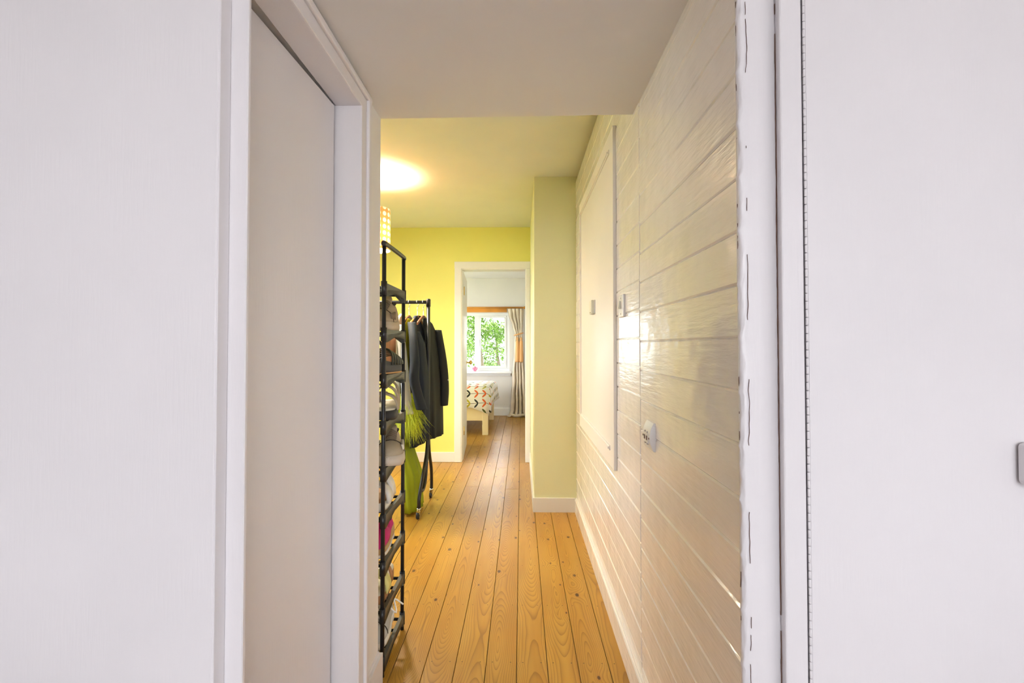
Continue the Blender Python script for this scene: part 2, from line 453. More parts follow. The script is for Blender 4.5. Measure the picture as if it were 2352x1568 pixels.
def ribbon(x, y, z0, z1, wmin, wmax, seed, jit=.0009, nz=420, th=.7, fq=7):
    """thin broken paint crack of real width, lying in the joint"""
    bm = new_bm(); prev = None
    for i in range(nz + 1):
        z = z0 + (z1 - z0) * i / nz
        w = max(0.0, noise.noise(Vector((seed, z * fq, 0))) * .8 + noise.noise(Vector((seed, z * 31, 3))) * .6 + th - .55)
        c = (noise.noise(Vector((seed + 5, z * 9, 1))) + .6 * noise.noise(Vector((seed + 5, z * 45, 4)))) * jit
        if w <= 0: prev = None; continue
        w = wmin + (wmax - wmin) * min(w, 1)
        a = bm.verts.new((x + c - w / 2, y, z)); b = bm.verts.new((x + c + w / 2, y, z))
        a2 = bm.verts.new((x + c - w / 2, y + .002, z)); b2 = bm.verts.new((x + c + w / 2, y + .002, z))
        if prev:
            bm.faces.new((prev[0], prev[1], b, a)); bm.faces.new((prev[2], prev[0], a, a2)); bm.faces.new((prev[1], prev[3], b2, b))
        prev = (a, b, a2, b2)
    return bm
obj('paint_crack', ribbon(.4595, .8735, .3, 1.95, .0006, .0030, 2.0, th=.78), 'crack_dark', tp)
obj('paint_crack', ribbon(.4065, .8726, .3, 1.95, .0002, .0007, 31.0, jit=.0035, th=.55, fq=9), 'crack_dark', tp)
obj('paint_crack', ribbon(.3945, .8838, .3, 1.95, .0004, .0016, 17.0, th=.45), 'crack_dark', tp)
struct('trim_3', B(.4605, .4995, .8605, .93, 0, 2.12, bev=.003, seg=2), 'trim_white', 'narrow white frame strip beside the hinged cupboard door', 'door frame')
d1 = struct('door_1', B(.505, 1.28, .861, .888, .01, 2.05, bev=.002), 'trim_white', 'plain pinkish white cupboard door on a long piano hinge', 'door')
bm = new_bm()
for i in range(143):
    z = .02 + i * .01425
    lathe(bm, [(.0, 0), (.0019, .0002), (.0022, .0008), (.0022, .0124), (.0019, .0130), (.0, .0132)], 10, (.5030, .8605, z))
obj('piano_hinge', bm, 'trim_white', d1)
bm = new_bm(); obox(bm, (.893, .838, .978), .070, .044, .072, bev=.008, seg=3)
obj('handle', bm, 'trim_white', d1)
struct('wall_near_right', B(.497, 2.25, .889, 1.0, 0, 2.45), 'wall_white', 'white wall behind the cupboard door', 'wall')

# ------------------------------------------------------------------ left side: panel door, post, recessed door, casing
d2 = struct('door_2', B(-1.45, -.5475, .856, .888, .0, 2.08, bev=.002), 'trim_white', 'plain bluish white panel beside the hallway opening', 'door')
obj('lipping', B(-.5478, -.5445, .857, .888, .0, 2.08, bev=.0006), 'trim_white', d2)
struct('trim_4', B(-.60, -.512, .889, .899, 0, 2.08, bev=.002), 'trim_white', 'narrow white door post between the panel and the recessed door', 'door frame')
bm = new_bm()
box(bm, -.70, -.5, 1.463, 1.70, 0, 1.995)            # stub past the door
box(bm, -.70, -.5, .90, 1.463, 1.93, 1.995)           # over the door
struct('wall_left', bm, 'ceiling_white', 'short off-white wall end between the recessed door and the open hall', 'wall')
lin = struct('trim_5', B(-.585, -.489, 1.459, 1.475, 0, 1.935, bev=.0015), 'trim_white', 'painted jamb and casing around the recessed left door', 'door frame')
obj('head_lining', B(-.569, -.489, .93, 1.4745, 1.917, 1.936, bev=.0015), 'trim_white', lin)
obj('casing', B(-.502, -.487, 1.4595, 1.505, 0, 1.93, bev=.002), 'trim_white', lin)
obj('casing', B(-.502, -.4865, .93, 1.5055, 1.9175, 1.956, bev=.002), 'trim_white', lin)
bm = B(-.502, -.478, 1.5055, 1.535, 0, 1.965, bev=.006, seg=3); obj('casing_bead', bm, 'trim_white', lin)
bm = B(-.502, -.4775, .93, 1.536, 1.9565, 1.977, bev=.006, seg=3); obj('casing_bead', bm, 'trim_white', lin)
d3 = struct('door_3', B(-.033, 0, -.50, 0, .005, 1.911, bev=.0012), 'trim_white', 'flush off-white door standing slightly ajar in the left wall', 'door')
d3.location = (-.5665, 1.4435, 0); d3.rotation_euler.z = R(-2.2)
bm = new_bm(); box(bm, -.518, -.486, 1.545, 1.712, 0, .115)
bmesh.ops.bevel(bm, geom=[e for e in bm.edges if all(v.co.z > .1 for v in e.verts)], offset=.010, segments=2, affect='EDGES')
struct('baseboard_left', bm, 'trim_white', 'stub of white skirting board round the left wall end', 'baseboard')
struct('wall_hall_near', B(-2.75, -.52, 1.60, 1.699, 0, 2.45), 'hall_wall', 'hall wall running left behind the shoe rack', 'wall')
struct('wall_near_left', B(-2.25, -.6, .889, 1.0, 0, 2.45), 'wall_white', 'white wall behind the bluish panel', 'wall')
bm = new_bm(); box(bm, -1.5, -.605, 1.001, 1.05, 0, 2.05); box(bm, -1.55, -1.5, 1.0, 1.6, 0, 2.05)
struct('wall_closet', bm, 'wall_white', 'walls of the small room behind the recessed door', 'wall')
struct('ceiling', B(-1.55, -.69, .95, 1.60, 2.0, 2.05), 'wall_white', 'ceiling of the small room behind the recessed door', 'ceiling')
struct('floor', B(-1.55, -.57, .95, 1.60, -.06, -.002), 'carpet', 'floor of the small room behind the recessed door', 'floor')

# ------------------------------------------------------------------ ceilings
bm = new_bm()
pts = [(-.52, .86, 1.984), (.41, .86, 1.998), (.41, 1.70, 1.998), (-.52, 1.70, 1.990)]
bot = [bm.verts.new(p) for p in pts]; top = [bm.verts.new((p[0], p[1], 2.46)) for p in pts]
bm.faces.new(bot); bm.faces.new(top[::-1])
for i in range(4): bm.faces.new((bot[i], bot[(i + 1) % 4], top[(i + 1) % 4], top[i]))
struct('ceiling', bm, 'ceiling_white', 'low off-white ceiling over the near end of the hallway', 'ceiling')
struct('ceiling', B(-2.75, .56, 1.70, 4.96, 2.405, 2.47), 'hall_ceiling', 'pale yellow ceiling of the hall above the hanging lamp', 'ceiling')
struct('ceiling', B(-3.5, .95, 5.02, 8.4, 2.345, 2.47), 'bedroom_white', 'white bedroom ceiling beyond the far doorway', 'ceiling')
struct('ceiling', B(-2.3, 2.3, -3.3, .9, 2.45, 2.52), 'ceiling_white', 'white ceiling of the room before the hallway', 'ceiling')
struct('wall_lintel', B(-.62, .52, .87, .90, 2.04, 2.46), 'wall_white', 'white wall above the hallway opening', 'wall')

# ------------------------------------------------------------------ hall: pillar, end wall, left wall
struct('wall_pillar', B(.095, .41, 3.48, 4.96, 0, 2.41), 'pillar_wall', 'boxed-in plastered pillar at the end of the plank wall', 'wall')
bm = new_bm()
box(bm, .083, .385, 3.467, 3.485, 0, .10); box(bm, .083, .097, 3.4849, 4.95, 0, .10)
struct('baseboard_pillar', bm, 'hall_trim', 'pale skirting board round the foot of the pillar', 'baseboard')
bm = new_bm()
box(bm, -2.75, -.613, 4.955, 5.07, 0, 2.42); box(bm, -.613, .05, 4.955, 5.07, 1.977, 2.42); box(bm, .05, .95, 4.955, 5.07, 0, 2.42)
struct('wall_end', bm, 'hall_wall', 'yellow end wall of the hall with the bedroom doorway', 'wall')
struct('baseboard_end', B(-2.7, -.68, 4.938, 4.958, 0, .10, bev=.003), 'hall_trim', 'pale skirting board at the foot of the yellow end wall', 'baseboard')
arch = struct('trim_6', B(-.682, -.613, 4.935, 4.957, 0, 1.98, bev=.003), 'hall_trim', 'pale painted casing round the bedroom doorway', 'door frame')
obj('casing', B(-.684, .094, 4.934, 4.957, 1.977, 2.048, bev=.003), 'hall_trim', arch)
obj('casing', B(.05, .094, 4.935, 4.957, 0, 1.977, bev=.003), 'hall_trim', arch)
obj('lining', B(-.62, -.604, 4.94, 5.085, 0, 1.977, bev=.001), 'hall_trim', arch)
obj('lining', B(.042, .052, 4.94, 5.085, 0, 1.977, bev=.001), 'hall_trim', arch)
obj('lining', B(-.62, .052, 4.94, 5.085, 1.967, 1.979, bev=.001), 'hall_trim', arch)
def wall_with_hole(axis, c0, c1, a0, a1, z0, z1, h):
    bm = new_bm(); u0, u1, w0, w1 = h
    for (p, q, r, s) in ((a0, u0, z0, z1), (u1, a1, z0, z1), (u0, u1, z0, w0), (u0, u1, w1, z1)):
        if axis == 'x': box(bm, c0, c1, p, q, r, s)
        else: box(bm, p, q, c0, c1, r, s)
    return bm
def window(name, label, axis, c, u0, u1, w0, w1, mull, fw=.05, depth=.06):
    """frame pieces and panes in a wall opening; axis 'y' = wall faces along y"""
    def bb(a0, a1, z0, z1, d0=0, d1=depth, bev=.004):
        if axis == 'y': return B(a0, a1, c + d0, c + d1, z0, z1, bev=bev)
        return B(c + d0, c + d1, a0, a1, z0, z1, bev=bev)
    wn = empty(name, label, 'window', kind='structure')
    obj('window_frame', bb(u0, u1, w0, w0 + fw), 'upvc', wn); obj('window_frame', bb(u0, u1, w1 - fw, w1), 'upvc', wn)
    obj('window_frame', bb(u0, u0 + fw, w0 + fw, w1 - fw), 'upvc', wn); obj('window_frame', bb(u1 - fw, u1, w0 + fw, w1 - fw), 'upvc', wn)
    edges = [u0 + fw]
    for m0, m1 in mull:
        obj('mullion', bb(m0, m1, w0 + fw, w1 - fw), 'upvc', wn); edges += [m0, m1]
    edges.append(u1 - fw)
    for i in range(0, len(edges), 2):
        a0, a1 = edges[i], edges[i + 1]
        if i == len(edges) - 2:        # opening casement with its own sash
            s = .038
            sash = obj('sash', bb(a0, a1, w0 + fw, w0 + fw + s, -.012, .04), 'upvc', wn)
            for q in (bb(a0, a1, w1 - fw - s, w1 - fw, -.012, .04), bb(a0, a0 + s, w0 + fw + s, w1 - fw - s, -.012, .04), bb(a1 - s, a1, w0 + fw + s, w1 - fw - s, -.012, .04)):
                obj('sash', q, 'upvc', wn)
            if axis == 'y': obj('window_handle', B(a0 + .008, a0 + .026, c - .035, c - .011, (w0 + w1) / 2 - .08, (w0 + w1) / 2 + .04, bev=.004), 'upvc', sash)
        obj('pane', bb(a0, a1, w0 + fw, w1 - fw, depth * .5, depth * .5 + .004, 0), 'pane_glass', wn)
    return wn
struct('wall_hall_left', wall_with_hole('x', -2.75, -2.60, 1.6, 5.07, 0, 2.42, (2.65, 4.55, .85, 2.15)), 'hall_wall', 'left wall of the hall with a garden window', 'wall')
window('window_2', 'white hall window on the left beyond the shoe rack', 'x', -2.70, 2.65, 4.55, .85, 2.15, [(3.57, 3.63)])

# ------------------------------------------------------------------ bedroom
struct('wall_bedroom_end', wall_with_hole('y', 8.27, 8.45, -3.5, .95, 0, 2.40, (-1.75, -.20, .755, 1.755)), 'bedroom_wall', 'pale bedroom wall around the garden window', 'wall')
w1 = window('window_1', 'white framed bedroom window looking onto greenery', 'y', 8.31, -1.75, -.20, .755, 1.755, [(-.80, -.735)])
obj('window_sill', B(-1.82, -.16, 8.16, 8.34, .722, .757, bev=.006, seg=2), 'upvc', w1)
obj('window_board', B(-1.80, -.18, 8.235, 8.275, .68, .722, bev=.003), 'upvc', w1)
struct('baseboard_bedroom', B(-3.4, .9, 8.252, 8.272, 0, .13, bev=.004), 'bedroom_white', 'white skirting board under the bedroom window', 'baseboard')
struct('wall_bedroom_right', B(.80, .95, 5.07, 8.27, 0, 2.40), 'bedroom_wall', 'pale bedroom wall right of the doorway', 'wall')
struct('wall_bedroom_left', wall_with_hole('x', -3.55, -3.40, 5.0, 8.45, 0, 2.40, (5.6, 7.8, .40, 2.10)), 'bedroom_wall', 'pale bedroom wall at the bed head', 'wall')
window('window_3', 'white bedroom side window by the bed head', 'x', -3.50, 5.6, 7.8, .40, 2.10, [(6.67, 6.73)])
struct('floor', B(-3.55, -2.6, 5.07, 8.35, -.06, 0), 'pine_floor', 'plain pine floor at the bed head', 'floor')
d4 = empty('door_4', 'cream bedroom door standing open against the wall, seen edge-on', 'door', (-.606, 5.092, 0), R(3.6), kind='structure')
obj('door_leaf', B(-.036, 0, 0, .71, .008, 1.963, bev=.002), 'hall_trim', d4)
bm = new_bm(); lathe(bm, [(0, 0), (.024, 0), (.024, .004), (.010, .006), (.009, .030), (.022, .036), (.027, .048), (.022, .060), (0, .064)], 20, (0, .645, .99), 'x')
obj('door_knob', bm, 'brass', d4)
for z in (.25, 1.72):
    bm = new_bm(); lathe(bm, [(0, 0), (.006, 0), (.006, .09), (0, .09)], 10, (.004, -.004, z)); obj('hinge', bm, 'brass', d4)

# bed
bed = empty('bed', 'cream wooden bed frame with square legs under the leaf-print duvet', 'bed', (-.44, 6.44, 0))
obj('leg', B(-.077, 0, 0, .08, 0, .46, bev=.004), 'bed_cream', bed); obj('leg', B(-.077, 0, 1.335, 1.41, 0, .46, bev=.004), 'bed_cream', bed)
obj('leg', B(-1.98, -1.90, 0, .08, 0, .75, bev=.004), 'bed_cream', bed); obj('leg', B(-1.98, -1.90, 1.335, 1.41, 0, .75, bev=.004), 'bed_cream', bed)
obj('side_rail', B(-1.92, -.06, .012, .04, .19, .40, bev=.003), 'bed_cream', bed)
obj('side_rail', B(-1.92, -.06, 1.37, 1.40, .19, .40, bev=.003), 'bed_cream', bed)
obj('footboard', B(-.06, -.03, .06, 1.36, .25, .42, bev=.003), 'bed_cream', bed)
obj('headboard', B(-1.96, -1.93, .06, 1.36, .25, .75, bev=.003), 'bed_cream', bed)
obj('mattress', B(-1.92, -.05, .03, 1.38, .38, .56, bev=.03, seg=3), 'bedroom_white', bed, smooth=True)
def duvet():
    x0, x1, y0, y1, z0, z1 = -2.20, -.395, 6.395, 7.90, .37, .645
    bm = new_bm(); bmesh.ops.create_cube(bm, size=1)
    for v in bm.verts: v.co = Vector(((x0 + x1) / 2 + v.co.x * (x1 - x0), (y0 + y1) / 2 + v.co.y * (y1 - y0), (z0 + z1) / 2 + v.co.z * (z1 - z0)))
    bmesh.ops.bevel(bm, geom=[e for e in bm.edges if not all(v.co.z < .4 for v in e.verts)], offset=.085, segments=5, affect='EDGES', profile=.5)
    bmesh.ops.delete(bm, geom=[f for f in bm.faces if f.normal.z < -.9], context='FACES')
    bmesh.ops.delete(bm, geom=[f for f in bm.faces if all(v.co.x < x0 + .09 for v in f.verts)], context='FACES')
    for _ in range(2): bmesh.ops.subdivide_edges(bm, edges=[e for e in bm.edges if e.calc_length() > .07], cuts=2, use_grid_fill=True)
    bmesh.ops.triangulate(bm, faces=[f for f in bm.faces if len(f.verts) > 4])
    bm.normal_update()
    for v in bm.verts:
        n = v.normal.copy(); p = v.co
        low = max(0, min(1, (.5 - p.z) / .13))
        d = noise.noise(p * 3.1) * .03 + noise.noise(p * 9) * .008
        foot = max(0, (p.x + .75) / .36); far = max(0, min(1, (p.y - 7.2) / .6)); nearc = max(0, min(1, (6.75 - p.y) / .35))
        v.co += n * d
        v.co.x += .055 * far * max(0, min(1, foot)) * (.4 + .6 * low)
        v.co.z -= .075 * low * max(0, min(1, (foot - .35) * 2.2)) * max(nearc, .25 * far)
        v.co.z += .02 * math.sin(p.y * 3.0) * (1 - low)
    uvl = bm.loops.layers.uv.new('UVMap')
    for f in bm.faces:
        f.smooth = True; foot = abs(f.normal.x) > .7
        for l in f.loops:
            c = l.vert.co
            l[uvl].uv = ((c.x + 4 if not foot else x1 + 4 + (z1 - c.z)), (c.y + c.z if not foot else c.y + z1))
    o = obj('duvet', bm, 'duvet_print', None)
    m = o.modifiers.new('thick', 'SOLIDIFY'); m.thickness = .012; m.offset = -1
    return tag(o, 'white duvet printed with orange, green and black leaf stems', 'duvet')
duvet()

# curtain, pelmet, ornament
pel = empty('curtain_rail', 'orange pine pelmet board and pole above the bedroom window', 'curtain rail', (-.9, 8.2, 1.75))
obj('pelmet_board', B(-.95, .655, .045, .071, .012, .075, bev=.003), 'pine_orange', pel)
bm = new_bm(); tube(bm, [(-.95, -.005, .085), (.935, -.005, .085)], .016, 12); obj('pole', bm, 'pine_orange', pel, smooth=True)
bm = new_bm(); lathe(bm, [(0, 0), (.016, 0), (.011, .008), (.024, .02), (.022, .036), (0, .05)], 14, (.93, -.005, .085), 'x'); obj('finial', bm, 'pine_orange', pel)
obj('bracket', B(.50, .53, -.01, .072, .06, .09, bev=.002), 'pine_orange', pel)
cur = empty('curtain', 'gathered beige curtain tied back with peach tassels beside the window', 'curtain', (0, 8.17, 0))
def lerp_tab(tab, z):
    for (za, *a), (zb, *b) in zip(tab, tab[1:]):
        if za >= z >= zb:
            t = (za - z) / (za - zb); t = t * t * (3 - 2 * t)
            return [p + (q - p) * t for p, q in zip(a, b)]
    return list(tab[-1][1:])
tab = [(1.815, -.235, .05, .018), (1.70, -.215, .045, .024), (1.52, -.15, .035, .026), (1.385, -.105, .022, .014), (1.30, -.112, .035, .026),
       (1.0, -.13, .05, .032), (.60, -.16, .07, .036), (.30, -.175, .09, .040), (.10, -.19, .10, .045), (.03, -.21, .11, .05), (.012, -.25, .13, .07)]
bm = new_bm(); rows = []
NZ, NS = 70, 90
for i in range(NZ + 1):
    z = 1.815 + (.012 - 1.815) * i / NZ; xl, xr, am = lerp_tab(tab, z); row = []
    for j in range(NS + 1):
        s = j / NS
        ph = 2 * math.pi * 4.5 * s + .7 * noise.noise(Vector((s * 4, z * 1.5, 0)))
        y = am * math.sin(ph) + .012 * noise.noise(Vector((s * 9, z * 5, 2))) - (.05 if z < .06 else 0) * (1 + math.sin(ph * .5)) * (1 - z / .06)
        x = xl + (xr - xl) * s + .006 * math.cos(ph) + .012 * noise.noise(Vector((s * 5, z * 4, 7))) * (1 if z < 1.3 else .2)
        row.append((x, y - .005, z))
    rows.append(row)
loft(bm, rows, closed=False, caps=False)
c = obj('cloth', bm, 'curtain_cloth', cur); mm = c.modifiers.new('t', 'SOLIDIFY'); mm.thickness = .004
bm = new_bm()
for q in range(4):
    a0 = q * 1.1; path = [(-.05 + .11 * math.cos(a) + .02 * math.sin(3 * a + q), -.01 + .07 * math.sin(a) - .035, .028 + .012 * math.sin(2 * a + q)) for a in [a0 + k * .22 for k in range(16)]]
    tube(bm, path, [.012 + .010 * math.sin(math.pi * k / 15) for k in range(16)], 8)
obj('puddled_hem', bm, 'curtain_cloth', cur, smooth=True)
bm = new_bm(); tube(bm, [(-.043 + .072 * math.cos(a), .002 + .040 * math.sin(a), 1.385 + .02 * math.cos(a)) for a in [2 * math.pi * k / 24 for k in range(25)]], .011, 8, False); obj('tie_back', bm, 'tassel_peach', cur)
for dx in (-.062, .0):
    bm = new_bm(); lathe(bm, [(0, 1.335), (.012, 1.33), (.020, 1.30), (.014, 1.275), (.026, 1.26), (.032, 1.20), (.036, .94), (.030, .915), (0, .915)], 16, (dx, -.058, 0)); obj('tassel', bm, 'tassel_peach', cur)
orn = empty('pink_ornament', 'small pink petalled ornament on the bedroom window sill', 'ornament', (-.785, 8.20, .757))
for k, (dx, dz, r_) in enumerate(((-.022, .03, -.5), (.022, .03, .5), (0, .045, 0))):
    bm = new_bm(); lathe(bm, [(0, -.038), (.010, -.030), (.020, .0), (.016, .022), (0, .036)], 12); 
    bm.transform(Matrix.Translation((dx, 0, dz + .008)) @ Matrix.Rotation(r_, 4, 'Y')); obj('petal', bm, 'pink', orn)
bm = new_bm(); lathe(bm, [(0, 0), (.022, 0), (.026, .006), (.012, .014), (0, .016)], 14); obj('base', bm, 'pink', orn)

# ------------------------------------------------------------------ room before the hallway (behind the camera)
struct('wall_living_back', wall_with_hole('y', -3.35, -3.2, -2.3, 2.3, 0, 2.5, (-.3, 1.7, .60, 2.10)), 'wall_white', 'white wall with patio window behind the viewer', 'wall')
window('window_4', 'wide white patio window of the room before the hallway', 'y', -3.32, -.3, 1.7, .60, 2.10, [(.67, .73)])
struct('wall_living_left', B(-2.4, -2.25, -3.35, 1.0, 0, 2.5), 'wall_white', 'white left wall of the room before the hallway', 'wall')
window('window_6', 'white side window of the room before the hallway', 'x', 2.29, -2.6, -1.6, .95, 2.05, [(-2.13, -2.07)])
struct('wall_living_right', wall_with_hole('x', 2.25, 2.4, -3.35, 1.0, 0, 2.5, (-2.6, -1.6, .95, 2.05)), 'wall_white', 'white right wall of the room before the hallway', 'wall')

# ------------------------------------------------------------------ wall fittings on the planks
sw = empty('light_switch', 'square white light switch on the planks beside the flush panel', 'light switch', (WR, 1.875, 1.335))
obj('plate', B(-.010, .004, -.043, .043, -.043, .043, bev=.003, seg=2), 'switch_white', sw)
bm = new_bm(); obox(bm, (-.012, .0, .004), .014, .012, .030, Matrix.Rotation(R(14), 4, 'Y'), .002); obj('rocker', bm, 'switch_cream', sw)
for z in (-.030, .030):
    bm = new_bm(); lathe(bm, [(0, -.0112), (.003, -.0112), (.003, -.009), (0, -.009)], 8, (0, .0, z), 'x'); obj('screw', bm, 'steel_old', sw)
th = empty('wall_control', 'small cream control box on the flush panel', 'control box', (.381, 2.53, 1.383))
obj('housing', B(-.020, .002, -.035, .035, -.036, .036, bev=.003, seg=2), 'switch_cream', th)
obj('back_plate', B(-.006, .002, -.042, .042, -.036, .036, bev=.001), 'switch_white', th)
obj('slot', B(-.0208, -.018, -.012, .012, -.030, -.026), 'crack_dark', th)
ps = empty('phone_socket', 'white arched phone socket plate low on the plank wall', 'wall socket', (WR, 1.478, .910))
bm = new_bm(); rings = []
for i in range(13):
    a = -1 + 2 * i / 12; z = a * .042; dx = .004 + .013 * (1 - a * a)
    rings.append([(.004, -.042, z), (-dx, -.042 + .003, z), (-dx, .042 - .003, z), (.004, .042, z)])
loft(bm, rings, smooth=False); obj('plate', bm, 'switch_white', ps)
obj('port_surround', B(-.0185, -.014, -.024, .024, -.020, .010, bev=.001), 'switch_white', ps)
for y in (-.013, .012):
    obj('port', B(-.0195, -.016, y - .005, y + .005, -.011, .002), 'crack_dark', ps)
for y, z in ((-.034, -.003), (.034, -.003), (-.013, .012), (.013, .012), (-.013, -.0215), (.013, -.0215)):
    obj('screw', B(-.0182, -.010, y - .003, y + .003, z - .003, z + .003, bev=.001), 'crack_dark' if abs(y) > .03 else 'steel_old', ps)

# ------------------------------------------------------------------ shoe rack
RX, RY0, RY1, RW = -.497, 1.742, 2.032, .60
rack = empty('shoe_rack', 'tall black tube shoe rack with nine tiers behind the left wall end', 'shoe rack', (RX, (RY0 + RY1) / 2, 0))
hy = (RY1 - RY0) / 2; TIERS = [.052 + .168 * k for k in range(9)]; TOPZ = 1.552
def post_mesh():
    bm = new_bm(); tube(bm, [(0, 0, 0.0), (0, 0, TOPZ)], .0078, 12); return bm
pm = None
for x in (0, -RW):
    for y in (-hy, hy):
        if pm is None: pm = obj('post', post_mesh(), 'black_metal', rack, (x, y, 0)); p_ = pm
        else:
            p_ = pm.copy(); COL.objects.link(p_); p_.parent = rack; p_.location = (x, y, 0)
        for z in TIERS:
            bm = new_bm(); lathe(bm, [(.0078, -.030), (.0112, -.030), (.0112, .020), (.0078, .020)], 12, (0, 0, z)); obj('joint_sleeve', bm, 'black_metal', p_)
    bm = new_bm(); tube(bm, smooth_path([(x, -hy, TOPZ - .004), (x, -hy + .012, TOPZ + .004), (x, hy - .012, TOPZ + .004), (x, hy, TOPZ - .004)], 4), .0088, 12); obj('top_bar', bm, 'black_metal', rack)
def end_bar(sign):
    bm = new_bm()
    prof = [(-hy + .006, .014), (hy - .006, .014), (hy - .006, -.034), (hy - .014, -.034), (hy - .018, -.018), (hy - .030, -.007), (-hy + .030, -.007), (-hy + .018, -.018), (-hy + .014, -.034), (-hy + .006, -.034)]
    a = [bm.verts.new((.008 * sign, y, z)) for y, z in prof]; b = [bm.verts.new((-.006 * sign, y, z)) for y, z in prof]
    bm.faces.new(a); bm.faces.new(b[::-1])
    for i in range(len(prof)): bm.faces.new((a[i], a[(i + 1) % len(prof)], b[(i + 1) % len(prof)], b[i]))
    bmesh.ops.triangulate(bm, faces=[f for f in bm.faces if len(f.verts) > 4]); return bm
eb = {}
for z in TIERS:
    for x, sg in ((0, 1), (-RW, -1)):
        if sg not in eb: eb[sg] = obj('end_bar', end_bar(sg), 'rack_plastic', rack, (x, 0, z))
        else:
            e = eb[sg].copy(); COL.objects.link(e); e.parent = rack; e.location = (x, 0, z)
rod = None
for z in TIERS:
    for y in (-hy + .015, -hy * .35, hy * .35, hy - .015):
        if rod is None:
            bm = new_bm(); tube(bm, [(0, 0, 0), (-RW, 0, 0)], .0062, 8); rod = obj('shelf_rod', bm, 'black_metal', rack, (0, y, z - .002), smooth=True)
        else:
            e = rod.copy(); COL.objects.link(e); e.parent = rack; e.location = (0, y, z - .002)

# ------------------------------------------------------------------ shoes (local: toe along +y, sole on z = 0, heel at y = 0)
def hw(t, W):
    """half width of a sole outline, t = 0 heel .. 1 toe"""
    base = .70 + .30 * max(0, math.sin(math.pi * min(1, max(0, (t - .22) / .95)))) ** 1.2
    r = 1.0
    if t < .13: r = math.sqrt(max(0, 1 - ((.13 - t) / .13) ** 2))
    if t > .80: r = math.sqrt(max(0, 1 - ((t - .80) / .20) ** 2))
    return W / 2 * base * max(r, .04)
def ts(n): return [(1 - math.cos(math.pi * i / n)) / 2 for i in range(n + 1)]
def sole(L, W, z0, z1, heel=0, flare=.0, wave=0, n=22):
    bm = new_bm(); rings = []
    for t in ts(n):
        w = hw(t, W); zt = z1 + heel * max(0, 1 - t / .55) + wave * math.sin(t * 9); zb = z0 + (max(0, (t - .85) / .15) ** 2) * .006
        h = zt - zb
        rings.append([(-w * (1 - .04), t * L, zb), (-w * (1 + flare), t * L, zb + h * .35), (-w, t * L, zt), (w, t * L, zt), (w * (1 + flare), t * L, zb + h * .35), (w * (1 - .04), t * L, zb)])
    loft(bm, rings); return bm
def upper(L, W, zb, tops, t0=.0, t1=1.0, n=24, m=12, shrink=.96, pinch=.8):
    """closed vamp: arch cross-sections whose crest follows tops(t)"""
    bm = new_bm(); rings = []
    for s in ts(n):
        t = t0 + (t1 - t0) * s; w = hw(t, W) * shrink; top = tops(t); ring = []
        for k in range(m + 1):
            a = math.pi * k / m; cx = math.cos(a); sx = math.sin(a)
            ring.append((w * math.copysign(abs(cx) ** pinch, cx) * (1 - .22 * sx * min(1, top / .12)), t * L, zb + max(.004, top) * sx ** .85))
        rings.append(ring)
    loft(bm, rings); return bm
def strap(L, W, t, width, h, zb, lean=0, thick=.004, n=14, full=1.02):
    bm = new_bm(); rings = []
    for k in range(n + 1):
        a = math.pi * k / n; w = hw(t, W) * full
        x = w * math.cos(a); z = zb + h * math.sin(a) ** .8; y = t * L + lean * math.sin(a)
        nx, nz = math.cos(a), math.sin(a)
        rings.append([(x, y - width / 2, z), (x, y + width / 2, z), (x + nx * thick, y + width / 2, z + nz * thick), (x + nx * thick, y - width / 2, z + nz * thick)])
    loft(bm, rings); return bm
def piece_line(pts, r=.003): 
    bm = new_bm(); tube(bm, smooth_path(pts, 4), r, 6); return bm

def sneaker(o, up, so, lace, dark, L=.27, W=.10, hs=.035, hh=.105, chunky=.05, panel=None):
    obj('sole', sole(L, W, 0, hs, heel=.012, flare=chunky), so, o)
    def tp(t):
        a = hh * (1 - max(0, min(1, (t - .38) / .42)) ** .85) + .040 * max(0, min(1, (t - .38) / .42))
        if t > .8: a *= math.sqrt(max(.02, 1 - ((t - .8) / .215) ** 2))
        if t < .1: a *= .93 + .07 * t / .1
        return a
    obj('upper', upper(L, W, hs - .004, tp), up, o)
    bm = new_bm(); lathe(bm, [(0, 0), (.60, .0), (.72, .06), (.70, .12), (.0, .05)], 20)
    bm.transform(Matrix.Translation((0, .20 * L, hs + hh - .016)) @ Matrix.Diagonal((W * .36, L * .17, .10, 1))); obj('collar_shade_insert', bm, dark, o)  # shallow insert, its dark colour stands in for shade inside the shoe
    bm = new_bm(); rings = []
    for s in range(7):
        t = .34 + s * .036; z = hs + tp(t) + (.022 if s == 0 else .004) - .004; w = W * (.20 - .004 * s)
        rings.append([(-w, t * L, z - .012), (-w * .8, t * L, z), (w * .8, t * L, z), (w, t * L, z - .012)])
    loft(bm, rings); obj('tongue', bm, up, o)
    for s in range(5):
        t = .42 + s * .052; z = hs + tp(t) + .003; w = W * .20
        obj('lace', piece_line([(-w, t * L, z - .008), (-w * .3, t * L + .003, z + .003), (w * .3, t * L - .003, z + .003), (w, t * L, z - .008)], .0032), lace, o)
    if panel:
        for s in (-1, 1):
            bm = new_bm(); rings = []
            for q in range(9):
                t = .50 + q * .035; w = hw(t, W) * 1.0; z = hs + .012
                rings.append([(s * w * .985, t * L, z), (s * (w * .90 + .003), t * L, z + tp(t) * .45), (s * (w * .80), t * L, z + tp(t) * .45), (s * w * .9, t * L, z)])
            loft(bm, rings); obj('side_panel', bm, panel, o)
    bm = new_bm(); rings = []
    for q in range(13):      # toe cap seam
        a = math.pi * q / 12; t = .66; w = hw(t, W) * .95; rings.append((w * math.cos(a), t * L + .012 * math.sin(a), hs + tp(t) * math.sin(a) ** .85 * .98))
    tube(bm, rings, .0016, 6); obj('seam', bm, dark, o)
